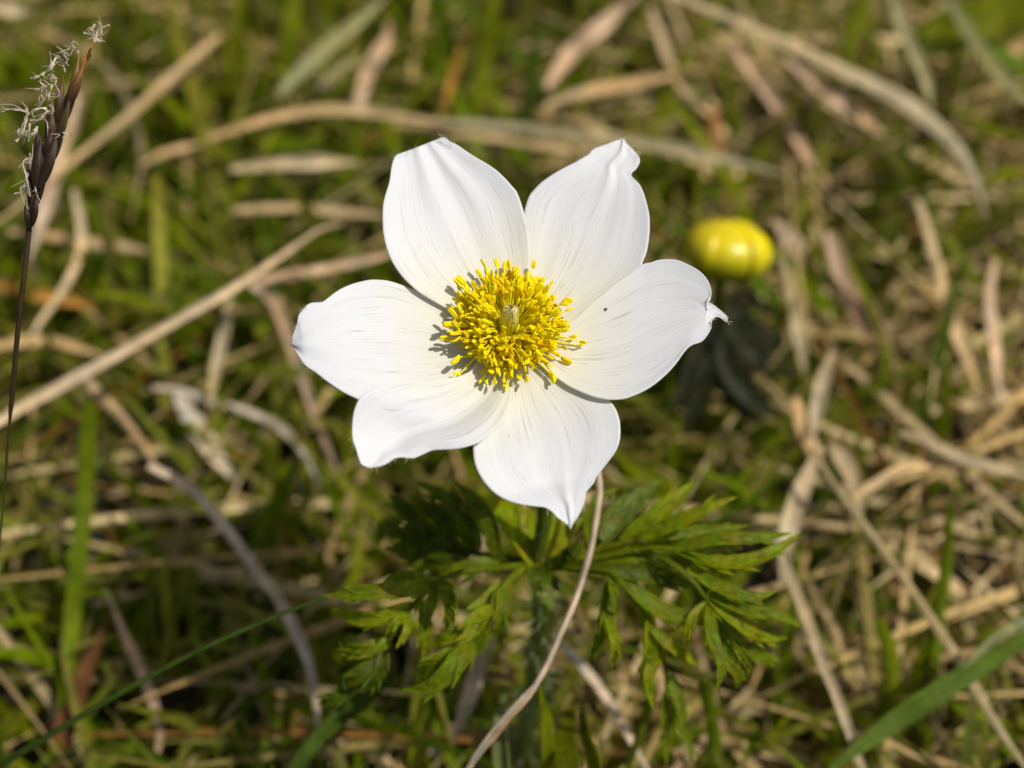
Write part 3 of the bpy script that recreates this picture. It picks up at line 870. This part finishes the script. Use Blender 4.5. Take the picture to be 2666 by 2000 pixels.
# stem
WH = P(1400, 1466, .207)
mb = MB()
sp = catmull([FLOWER - AX * .0006, P(1405, 1180, .192), P(1420, 1330, .199), WH, P(1415, 1600, .213), P(1390, 1800, .228), P(1365, 2010, .246), BASE], 44)
SR, SC = [], []
for i, p in enumerate(sp):
    q = i / 43
    zf = p.z
    r = .0011 if zf > WH.z + .004 else .0011 + .0007 * min(1, (WH.z + .004 - zf) / .012)
    SR.append(r)
    SC.append((.12 + .02 * math.sin(i), .145, .010) if zf > WH.z else (.17, .21, .03))
mb.tube(sp, SR, None, 12, SC)
mb.build("stem", M_STEM, plant)
hb_ = MB()
for k in range(900):
    i = rng.randrange(6, 43)
    if sp[i].z > WH.z - .001:
        continue
    p = sp[i].lerp(sp[min(43, i + 1)], rng.random())
    t = (sp[min(43, i + 1)] - sp[i - 1]).normalized()
    d = t.cross(Vector((rng.gauss(0, 1), rng.gauss(0, 1), rng.gauss(0, 1)))).normalized()
    o0 = p + d * SR[i] * .9
    ln = rng.uniform(.0010, .0034) * (1 if p.z < WH.z + .004 else .55)
    e0 = o0 + d * ln - t * rng.uniform(-.0006, .0008)
    hb_.tube([o0, o0.lerp(e0, .5) + t * .0002, e0], [.00005, .00004, .000015], (.70, .72, .42), 3)
hb_.build("stem_hair", M_HAIR, plant)["kind"] = 'stuff'

# ------------------------------------------------------------------ feathery bract leaves
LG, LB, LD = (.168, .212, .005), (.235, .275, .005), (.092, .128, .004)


def leaflet(mb, pts, hw, col, nr, lobes, seed):
    """a pointed lens with smaller pointed lobes leaving it forward on both sides"""
    r = random.Random(seed)
    n = 13
    c = catmull(pts, n)
    prof = [hw * max(.03, (math.sin(math.pi * min(1, .14 + .86 * (i / (n - 1)) ** .8))) ** .8) for i in range(n)]
    prof[-1] = hw * .02
    mb.ribbon(c, prof, col, nr, fold=.35, cols=[tuple(x * (1 + .15 * r.uniform(-1, 1)) for x in col) for _ in range(n)])
    tot = sum((c[i + 1] - c[i]).length for i in range(n - 1))
    for k in range(lobes):
        for sd in (-1, 1):
            if r.random() < .12:
                continue
            q = (k + .6 + r.uniform(-.2, .2)) / (lobes + .6) * .82
            i = int(q * (n - 1))
            p = c[i]
            t = (c[i + 1] - c[max(0, i - 1)]).normalized()
            side = t.cross(nr).normalized() * sd
            ang = r.uniform(.38, .62)
            d = (t * math.cos(ang) + side * math.sin(ang)).normalized()
            ln = min(tot * .5, hw * r.uniform(2.4, 3.8)) * (1 - .35 * q)
            dn = nr * r.uniform(-.25, .12)
            q0 = p - nr * hw * .10
            q1 = q0 + d * ln * .5 + dn * ln * .2
            q2 = q0 + (d * .8 + t * .25) * ln + dn * ln * .7
            cc = catmull([q0, q1, q2], 7)
            lw = hw * r.uniform(.30, .48)
            nl = (nr + side * .35 + t * r.uniform(-.2, .2)).normalized()
            mb.ribbon(cc, [lw * x for x in (.75, .95, 1, .85, .6, .32, .02)], col, nl, fold=.3,
                      cols=[tuple(x * (1 + .18 * r.uniform(-1, 1)) for x in col) for _ in range(7)])


LEAVES = [
 # rachis (x, y, depth), colour, [(points), half width, lobes, (colour)]
 ([(1395,1470,.207),(1300,1478,.203),(1200,1490,.199),(1130,1520,.197),(1060,1595,.197),(1005,1685,.199),(960,1760,.203)], LG, [
   ([(1130,1515),(1060,1502),(995,1518)], 15, 2), ([(1122,1528),(1050,1535),(950,1545),(835,1552)], 22, 3),
   ([(1075,1575),(1000,1605),(930,1612),(862,1585)], 21, 1, LB), ([(1064,1590),(1030,1622),(1002,1656)], 13, 0, LB),
   ([(1056,1600),(1060,1640),(1030,1690)], 11, 1, LB), ([(1018,1672),(950,1690),(875,1690)], 20, 2), ([(985,1720),(930,1760),(868,1775)], 23, 2, LD),
   ([(1135,1522),(1112,1600),(1085,1690)], 14, 6), ([(1150,1515),(1172,1570),(1160,1645)], 16, 6), ([(1000,1690),(985,1760),(940,1810)], 16, 2, LD), ([(1090,1560),(1112,1640),(1100,1722)], 14, 5, LB), ([(945,1760),(880,1812),(828,1832)], 20, 3, LD)]),
 ([(1395,1475,.206),(1345,1492,.203),(1300,1545,.200),(1262,1620,.198),(1190,1700,.199),(1110,1770,.203)], LB, [
   ([(1325,1515),(1272,1560),(1212,1588)], 20, 1), ([(1285,1585),(1235,1612),(1190,1640)], 19, 1), ([(1248,1640),(1180,1655),(1110,1684)], 17, 1),
   ([(1205,1685),(1140,1730),(1080,1772)], 26, 2, LG), ([(1308,1530),(1308,1600),(1292,1662)], 22, 2, LG), ([(1225,1665),(1190,1725),(1120,1790),(1035,1800)], 25, 2, LG),
   ([(1268,1600),(1255,1660),(1215,1730)], 20, 2, LG)]),
 ([(1385,1465,.208),(1290,1450,.208),(1200,1430,.211),(1120,1390,.214),(1050,1350,.217)], LD, [  # darker green here: the flower's shade on this leaf is put into its colour
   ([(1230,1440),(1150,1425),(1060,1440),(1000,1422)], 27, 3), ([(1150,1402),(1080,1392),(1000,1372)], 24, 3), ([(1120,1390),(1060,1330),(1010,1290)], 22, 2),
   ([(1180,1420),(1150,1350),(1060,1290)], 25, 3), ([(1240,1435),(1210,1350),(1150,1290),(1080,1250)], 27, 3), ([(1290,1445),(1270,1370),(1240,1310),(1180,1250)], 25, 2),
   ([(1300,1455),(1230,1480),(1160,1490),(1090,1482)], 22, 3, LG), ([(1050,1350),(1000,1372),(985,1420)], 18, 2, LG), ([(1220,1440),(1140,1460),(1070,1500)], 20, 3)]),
 ([(1400,1472,.206),(1397,1450,.205)], LB, [
   ([(1398,1470),(1362,1395),(1318,1330),(1275,1275)], 36, 2, (.31,.34,.006)), ([(1392,1462),(1378,1390),(1368,1310)], 30, 1, (.30,.33,.006)), ([(1410,1460),(1450,1390),(1485,1330),(1500,1280)], 36, 1, (.30,.33,.006)),
   ([(1396,1466),(1420,1505),(1470,1530),(1522,1562)], 16, 0, LD), ([(1388,1470),(1392,1508),(1412,1546)], 20, 1, LD), ([(1465,1450),(1490,1440),(1505,1410)], 20, 1, LD)]),
 ([(1415,1465,.207),(1520,1440,.204),(1600,1420,.202),(1680,1395,.200)], LB, [
   ([(1555,1425),(1600,1370),(1660,1300),(1727,1247)], 27, 2, (.15,.20,.03)), ([(1565,1405),(1598,1340),(1632,1283)], 21, 1, (.15,.20,.03)), ([(1620,1412),(1700,1350),(1770,1290),(1812,1250)], 24, 2),
   ([(1660,1400),(1760,1360),(1850,1320),(1924,1291)], 19, 3), ([(1680,1402),(1780,1385),(1880,1378),(1952,1366)], 17, 3, LG), ([(1540,1430),(1532,1350),(1560,1295),(1612,1272)], 15, 1, LG),
   ([(1500,1445),(1560,1430),(1640,1400),(1700,1380)], 26, 2)]),
 ([(1420,1470,.207),(1540,1455,.203),(1680,1428,.199),(1760,1430,.197),(1850,1455,.195)], LB, [
   ([(1770,1438),(1880,1468),(1980,1452),(2048,1415),(2086,1384)], 21, 2), ([(1760,1428),(1870,1402),(1960,1402),(2062,1388)], 19, 3, LG), ([(1775,1438),(1840,1412),(1900,1420),(1938,1430)], 22, 1, (.18,.22,.03)),
   ([(1560,1450),(1650,1445),(1720,1420),(1800,1395)], 20, 3, LG)]),
 ([(1420,1472,.207),(1560,1452,.203),(1690,1440,.200),(1780,1490,.197),(1840,1560,.197),(1880,1640,.200),(1900,1720,.205)], LG, [
   ([(1815,1500),(1900,1540),(1960,1556),(2024,1539)], 19, 2), ([(1850,1550),(1950,1590),(2030,1605),(2092,1636)], 20, 3), ([(1850,1562),(1920,1620),(1980,1660),(2052,1662)], 21, 3, LB),
   ([(1875,1625),(1885,1700),(1922,1760),(1915,1795)], 20, 4), ([(1845,1575),(1850,1650),(1878,1740),(1860,1805)], 19, 4), ([(1890,1660),(1960,1700),(2032,1722)], 17, 3),
   ([(1845,1570),(1800,1620),(1788,1685)], 16, 3, LB), ([(1870,1600),(1930,1690),(1962,1762)], 18, 4), ([(1790,1492),(1850,1480),(1920,1505)], 22, 2, LB), ([(1740,1450),(1790,1470),(1860,1500)], 18, 2)]),
 ([(1420,1475,.207),(1520,1480,.203),(1590,1487,.200),(1640,1545,.198),(1690,1600,.198),(1720,1690,.201),(1740,1790,.206),(1745,1900,.212)], LG, [
   ([(1600,1488),(1680,1496),(1760,1512),(1812,1536)], 24, 1, LD), ([(1640,1535),(1720,1590),(1800,1612),(1878,1632)], 24, 1), ([(1700,1640),(1760,1690),(1820,1737)], 18, 1, LB),
   ([(1690,1615),(1692,1700),(1658,1792)], 18, 3, LB), ([(1735,1750),(1770,1830),(1776,1905)], 17, 2), ([(1740,1790),(1738,1880),(1735,1995)], 19, 3), ([(1720,1680),(1690,1760),(1700,1850)], 16, 3, LB), ([(1742,1850),(1790,1930),(1800,1992)], 15, 3), ([(1615,1500),(1660,1560),(1700,1650)], 24, 1)]),
 ([(1420,1475,.207),(1530,1482,.203),(1588,1500,.200),(1592,1580,.199),(1575,1650,.200)], LG, [
   ([(1590,1560),(1572,1640),(1545,1722)], 19, 4), ([(1592,1505),(1602,1560),(1606,1606)], 13, 0), ([(1580,1600),(1602,1680),(1592,1742)], 14, 3, LB), ([(1585,1500),(1580,1570),(1572,1640)], 16, 2, LD)]),
]
TOCAM = (-FWD)
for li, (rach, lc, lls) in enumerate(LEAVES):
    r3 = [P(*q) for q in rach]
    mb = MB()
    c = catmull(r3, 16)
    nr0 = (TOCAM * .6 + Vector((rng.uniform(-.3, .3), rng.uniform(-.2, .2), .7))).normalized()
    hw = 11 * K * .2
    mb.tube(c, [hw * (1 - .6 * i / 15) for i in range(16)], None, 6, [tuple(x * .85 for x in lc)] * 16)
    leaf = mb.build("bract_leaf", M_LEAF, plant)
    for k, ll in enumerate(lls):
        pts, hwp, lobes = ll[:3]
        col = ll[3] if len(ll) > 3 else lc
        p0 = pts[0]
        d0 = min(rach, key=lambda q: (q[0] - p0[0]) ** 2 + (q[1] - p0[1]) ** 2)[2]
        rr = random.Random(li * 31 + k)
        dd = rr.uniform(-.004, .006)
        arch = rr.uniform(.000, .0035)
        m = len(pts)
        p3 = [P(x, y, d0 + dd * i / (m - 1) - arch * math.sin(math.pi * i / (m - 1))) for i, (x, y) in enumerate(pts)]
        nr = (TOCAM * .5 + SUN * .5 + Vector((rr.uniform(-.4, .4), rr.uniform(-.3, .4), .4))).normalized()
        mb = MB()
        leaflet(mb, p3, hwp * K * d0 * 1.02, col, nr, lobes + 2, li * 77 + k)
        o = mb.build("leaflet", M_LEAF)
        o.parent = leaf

# fine pale hairs along the leaflets' margins
hm = MB()
for rach, lc, lls in LEAVES:
    for ll in lls:
        for q in range(4):
            pts = ll[0]
            i = rng.randrange(len(pts) - 1)
            x = pts[i][0] + (pts[i + 1][0] - pts[i][0]) * rng.random() + rng.uniform(-1, 1) * ll[1]
            y = pts[i][1] + (pts[i + 1][1] - pts[i][1]) * rng.random() + rng.uniform(-1, 1) * ll[1]
            p = P(x, y, .199)
            d = Vector((rng.gauss(0, 1), rng.gauss(0, 1), rng.gauss(0, 1))).normalized() * rng.uniform(.0005, .0012)
            hm.tube([p, p + d * .5, p + d + Vector((0, 0, -.0002))], [.000025, .00002, .00001], (.40, .44, .22), 3)
hm.build("leaf_hair", M_HAIR, plant)["kind"] = 'stuff'

# silky hairs just over the petal margins
hp = MB()
for key, inner, A, B in PETALS:
    tip = A[-1]
    for q in range(26):
        E = A if rng.random() < .5 else B
        k = rng.randrange(max(1, len(E) - 6), len(E))
        a_, b_ = E[k - 1], E[k]
        u = rng.random()
        x, y = a_[0] + (b_[0] - a_[0]) * u, a_[1] + (b_[1] - a_[1]) * u
        p = on_bowl(x, y, petal_form(key, min(1, (k - 1 + u) / len(E)), -1 if E is A else 1, inner) - .0002)
        out_ = (p - FLOWER).normalized()
        d = (out_ + Vector((rng.gauss(0, .5), rng.gauss(0, .5), rng.gauss(0, .5)))).normalized() * rng.uniform(.0003, .0009)
        hp.tube([p - d * .3, p + d * .5, p + d], [.00002, .00002, .00001], (.70, .66, .45), 3)
hp.build("petal_hair", M_HAIR, plant)["kind"] = 'stuff'

# a speck on the petal
mb = MB()
q = min(SEEN["p3"], key=lambda v: (v[0] - 1579) ** 2 + (v[1] - 807) ** 2)[2] + AX * .00010
rows = []
for i in range(7):
    a = math.pi * i / 6
    rows.append([q + (FU * math.cos(b) * (1 + .2 * math.sin(3 * b)) + FV * math.sin(b)) * .00021 * math.sin(a) + AX * .00012 * math.cos(a)
                 for b in [2 * math.pi * j / 10 for j in range(11)]])
mb.grid(rows, (.20, .09, .02))
tag(mb.build("speck", M_SCALE, origin=q), "tiny brown speck lying on the white petal next to the yellow bud", "speck")

# ------------------------------------------------------------------ dry stalk in front, thin green blade
mb = MB()
pts = [P(1545, 1120, .200), P(1556, 1225, .198), P(1560, 1290, .197), P(1552, 1370, .196), P(1532, 1455, .196), P(1508, 1530, .197), P(1478, 1612, .196),
       P(1438, 1700, .195), P(1390, 1790, .195), P(1312, 1885, .196), P(1222, 2000, .199), P(1120, 2150, .210), P(1040, 2300, .226), PZ(980, 2420, .002)]
c = catmull(pts, 60)
c = [p + Vector((noise.noise(Vector((i * .35, 2, 0))), noise.noise(Vector((i * .35, 5, 0))), 0)) * .0004 for i, p in enumerate(c)]
hw, cols = [], []
for i in range(60):
    s = i / 59
    w = 8.6 + 4.5 * bump(s, .70, .10) + 3 * bump(s, .415, .012) + 2.2 * noise.noise(Vector((s * 26, 1, 4)))
    hw.append(w * K * .196)
    v = 1 + .3 * noise.noise(Vector((s * 16, 3, 1)))
    cc = Vector((.68, .54, .38)).lerp(Vector((.50, .26, .12)), .85 * bump(s, .40, .04))
    cols.append(tuple(cc * v))
mb.tube(c, hw, None, 8, cols)
stalk = mb.build("dry_stalk", M_STRAW, origin=pts[-1])
tag(stalk, "pale dry stalk curving down in front of the feathery leaves below the flower", "stalk", "dry straw blades in the turf")
mb = MB()
sh = [P(1400, 1772, .1945), P(1340, 1835, .1945), P(1280, 1905, .196), P(1225, 1985, .198), P(1165, 2085, .205)]
c = catmull(sh, 14)
mb.ribbon(c, [9 * K * .196 * x for x in (.1, .6, .9, 1.1, 1.2, 1.3, 1.3, 1.3, 1.2, 1.2, 1.1, 1, .8, .3)], (.50, .44, .33), (TOCAM + Vector((.6, 0, 0))).normalized(), fold=.6)
attach(mb.build("sheath", M_STRAW), stalk)

mb = MB()
pts = [P(905, 1535, .200), P(830, 1562, .200), P(700, 1612, .199), P(500, 1702, .199), P(300, 1812, .200), P(100, 1932, .203), P(-60, 2030, .208), P(-300, 2180, .222), PZ(-520, 2330, .002)]
c = catmull(pts, 40)
mb.ribbon(c, [(3 + 5.5 * min(1, i / 18)) * K * .2 for i in range(40)], (.06, .10, .015), (TOCAM + Vector((.2, 0, .5))).normalized(), fold=.5)
o = mb.build("tall_grass", M_GRASS, origin=pts[-1]); o["kind"] = "thing"
so = o.modifiers.new("thickness", 'SOLIDIFY'); so.thickness = .00015
tag(o, "long thin dark green blade stretched from the feathery leaf to the bottom corner", "grass blade", "green grass blades in the turf")

# ------------------------------------------------------------------ brown grass spike
SB = PZ(-60, 2050, .0)
spike = empty("grass_spike", SB)
tag(spike, "dark brown grass spike with withered pale stamens on a thin stem", "grass spike")
mb = MB()
axis = [P(232, 140, .180), P(205, 195, .179), P(165, 290, .178), P(125, 385, .178), P(97, 470, .178), P(80, 560, .178), P(70, 660, .179), P(58, 760, .180), P(44, 890, .182), P(34, 1010, .184),
        P(22, 1130, .186), P(10, 1300, .190), P(-2, 1420, .194), P(-20, 1640, .204), P(-40, 1850, .220), SB]
c = catmull(axis, 60)
mb.tube(c, [(3.5 if i > 18 else 7) * K * .18 for i in range(60)], None, 7,
        [tuple(Vector((.045, .026, .010)).lerp(Vector((.08, .115, .014)), min(1, max(0, (i - 18) / 12)))) for i in range(60)])
mb.build("stem", M_SCALE, spike)
SCALES = [  # base, tip, half width, colour at tip
 ((88,560),(70,420),14,(.05,.02,.012)),((84,545),(120,400),16,(.07,.03,.016)),((95,500),(108,350),17,(.045,.02,.012)),((100,490),(150,335),16,(.05,.035,.014)),
 ((108,450),(95,330),15,(.06,.026,.014)),((115,440),(168,300),17,(.06,.05,.015)),((125,400),(130,260),15,(.10,.045,.018)),((130,395),(185,240),17,(.09,.065,.014)),
 ((145,350),(165,190),14,(.14,.07,.02)),((150,345),(205,185),16,(.13,.09,.015)),((165,300),(207,140),13,(.30,.17,.04)),((172,285),(222,160),14,(.22,.10,.015)),
 ((190,240),(244,112),11,(.45,.20,.03)),((80,600),(66,520),9,(.04,.018,.01)),((82,590),(96,490),10,(.05,.02,.012)),((120,420),(140,330),14,(.05,.022,.014))]
for k, (b0, t0, hw_, col) in enumerate(SCALES):
    rr = random.Random(k + 50)
    d0 = .178 - .0006 * (k % 4) - rr.uniform(0, .0004)
    mx_ = ((b0[0] + t0[0]) / 2 + rr.uniform(-3, 3), (b0[1] + t0[1]) / 2)
    c = catmull([P(*b0, d0 + .0006), P(*mx_, d0 - .0004), P(*t0, d0 + .0003)], 12)
    prof = [hw_ * .95 * K * .178 * max(.04, math.sin(math.pi * min(1, .12 + .88 * (i / 11) ** .85))) for i in range(12)]
    mb = MB()
    dk = Vector((.022, .014, .007))
    mb.ribbon(c, prof, None, (TOCAM + Vector((rr.uniform(-.6, .6), 0, 0))).normalized(), fold=-.55,
              cols=[tuple(dk.lerp(Vector(col), (i / 11) ** 1.3)) for i in range(12)])
    o = mb.build("scale", M_SCALE, spike)
WITH = [  # withered pale stamens: points, half width
 ([(246,110),(253,90),(262,66),(257,54)],4.5),([(255,88),(268,72),(286,66)],4),([(247,92),(232,88),(217,83)],4.5),([(244,88),(240,76),(237,72)],3),([(243,98),(252,104),(260,103),(256,110)],4),([(238,92),(230,97)],3.5),
 ([(205,140),(203,128),(193,121),(187,112),(179,109)],3),([(193,122),(180,128),(166,133)],2),([(196,119),(192,110),(188,108)],2.5),([(166,134),(156,127),(147,121)],2.2),([(164,134),(176,140),(178,152),(174,164),(181,172)],3),
 ([(170,188),(168,172),(158,158),(150,146),(158,138)],4),([(158,150),(148,150),(138,165),(130,178),(118,188),(108,196)],5.5),([(134,170),(133,158),(134,142)],4),([(118,188),(104,198),(88,204),(80,202)],3.5),
 ([(150,160),(142,172),(135,186)],3.5),([(120,204),(130,194),(142,198),(147,212),(142,220)],2.6),([(128,205),(136,208),(146,216)],2.2),([(142,222),(128,222),(116,224),(104,214),(106,206)],3),([(118,222),(110,240),(104,258),(98,280),(90,292)],6),
 ([(138,222),(132,240),(129,258),(126,276)],5),([(145,222),(152,232),(148,246),(140,246)],2.4),([(142,232),(146,252),(136,240)],2),([(112,224),(104,232),(100,228)],2.5),([(128,274),(138,280),(142,290),(134,298)],3.5),([(132,292),(122,290),(112,304),(98,312),(78,312)],4.5),([(122,284),(108,282),(92,288),(80,300)],4),
 ([(76,296),(60,288),(40,284),(18,283),(4,275)],5),([(18,283),(8,290),(0,296)],4),([(72,292),(68,282),(66,278)],3.5),([(72,294),(68,310),(64,330),(58,345),(48,362),(42,368)],5.5),([(60,340),(50,336),(46,348),(50,356)],3),([(80,320),(78,334),(70,350),(62,376)],5),([(98,330),(92,344),(82,352)],5),
 ([(78,440),(80,424),(72,414),(62,418),(60,430),(66,446),(70,456)],2.6),([(80,425),(79,410),(78,398)],2.2),([(152,346),(143,356),(135,370)],2.2),([(162,346),(176,346),(186,348)],2),([(74,450),(70,460),(66,480),(56,500),(36,506)],4),([(70,462),(72,490),(70,530),(74,545)],3),([(120,310),(124,326),(126,342)],2.5),([(92,486),(94,500),(90,510)],2)]
for k, (pp, hw_) in enumerate(WITH):
    rr = random.Random(k + 200)
    d0 = .1755 + rr.uniform(-.0008, .0010)
    c = catmull([P(x, y, d0 + .0005 * math.sin(2.1 * i + k)) for i, (x, y) in enumerate(pp)], 12)
    mb = MB()
    base = Vector((.72, .58, .46)).lerp(Vector((.78, .72, .56)), rr.random())
    mb.ribbon(c, [hw_ * .85 * K * .176 * (.75 + .35 * math.sin(i * 1.3 + k)) for i in range(12)], None, (TOCAM + Vector((rr.uniform(-.7, .7), 0, rr.uniform(0, .6)))).normalized(),
              fold=.5, twist=rr.uniform(-1.2, 1.2), cols=[tuple(base * rr.uniform(.75, 1.1)) for _ in range(12)])
    for q in range(2):      # frayed threads beside it
        c2 = catmull([c[rr.randrange(0, 5)], c[rr.randrange(4, 9)] + Vector((rr.gauss(0, 1), rr.gauss(0, 1), rr.gauss(0, 1))) * .0003,
                      c[rr.randrange(6, 12)] + Vector((rr.gauss(0, 1), rr.gauss(0, 1), rr.gauss(0, 1))) * .0006], 8)
        mb.tube(c2, [.00005, .00006, .00005, .00005, .00004, .00004, .00003, .00002], tuple(base * .95), 4)
    o = mb.build("withered_stamen", M_HAIR, spike)

# ------------------------------------------------------------------ yellow globe bud
BC = P(1890, 655, .268)
bud_base = Vector((BC.x + .004, BC.y + .006, 0))
bud = empty("globe_flower_bud", bud_base)
tag(bud, "round yellow flower bud, still closed, in the grass behind the white petals", "flower bud")
br, bh = 113 * K * .268, 84 * K * .268 * .95
bax = Vector((.12, .50, .85)).normalized()      # nods away from the camera
bu = (RGT - bax * RGT.dot(bax)).normalized(); bv = bax.cross(bu)
SEP = [(-1.9, 1.00, 2.3, (.80, .64, .004)), (-.4, 1.03, 1.8, (.84, .68, .004)), (1.0, 1.0, 2.3, (.80, .63, .004)), (2.6, 1.02, 2.2, (.76, .58, .004)), (-1.15, 1.06, .95, (.86, .70, .006)), (.35, 1.07, .85, (.82, .66, .006))]
for k, (a0, rs, span, col) in enumerate(SEP):
    rows, cc = [], []
    for i in range(15):
        q = i / 14
        th = -math.pi / 2 + q * math.pi * (1.0 - .012 * (k % 3))
        ww = span * (math.sin(math.pi * (.08 + .72 * q)) ** .45)
        row = []
        for j in range(13):
            a = a0 + .55 + ww * (j / 12 - .5)
            edge = abs(j / 12 - .5) * 2
            r = br * rs * (1 + .015 * math.cos(j / 12 * 6.28) + .006 * edge ** 3)
            row.append(BC + (bu * math.cos(a) + bv * math.sin(a)) * r * math.cos(th) + bax * bh * rs * math.sin(th) * (1.0 if th > 0 else .95))
            g_ = min(1, max(0, (q - .25) / .45))
            cc.append(tuple(Vector((.26, .30, .006)).lerp(Vector(col), g_)))
        rows.append(row)
    mb = MB(); mb.grid(rows, cc, [[(j / 12, i / 14) for j in range(13)] for i in range(15)])
    o = mb.build("sepal", M_BUD, bud)
    so = o.modifiers.new("thickness", 'SOLIDIFY'); so.thickness = .0003
mb = MB()
c = catmull([BC - bax * bh * .9, BC - bax * bh * 1.3 - Vector((0, 0, .002)), Vector((BC.x + .003, BC.y + .004, BC.z * .4)), bud_base], 16)
mb.tube(c, [.0013] * 16, (.09, .12, .015), 8)
mb.build("stem", M_STEM, bud)
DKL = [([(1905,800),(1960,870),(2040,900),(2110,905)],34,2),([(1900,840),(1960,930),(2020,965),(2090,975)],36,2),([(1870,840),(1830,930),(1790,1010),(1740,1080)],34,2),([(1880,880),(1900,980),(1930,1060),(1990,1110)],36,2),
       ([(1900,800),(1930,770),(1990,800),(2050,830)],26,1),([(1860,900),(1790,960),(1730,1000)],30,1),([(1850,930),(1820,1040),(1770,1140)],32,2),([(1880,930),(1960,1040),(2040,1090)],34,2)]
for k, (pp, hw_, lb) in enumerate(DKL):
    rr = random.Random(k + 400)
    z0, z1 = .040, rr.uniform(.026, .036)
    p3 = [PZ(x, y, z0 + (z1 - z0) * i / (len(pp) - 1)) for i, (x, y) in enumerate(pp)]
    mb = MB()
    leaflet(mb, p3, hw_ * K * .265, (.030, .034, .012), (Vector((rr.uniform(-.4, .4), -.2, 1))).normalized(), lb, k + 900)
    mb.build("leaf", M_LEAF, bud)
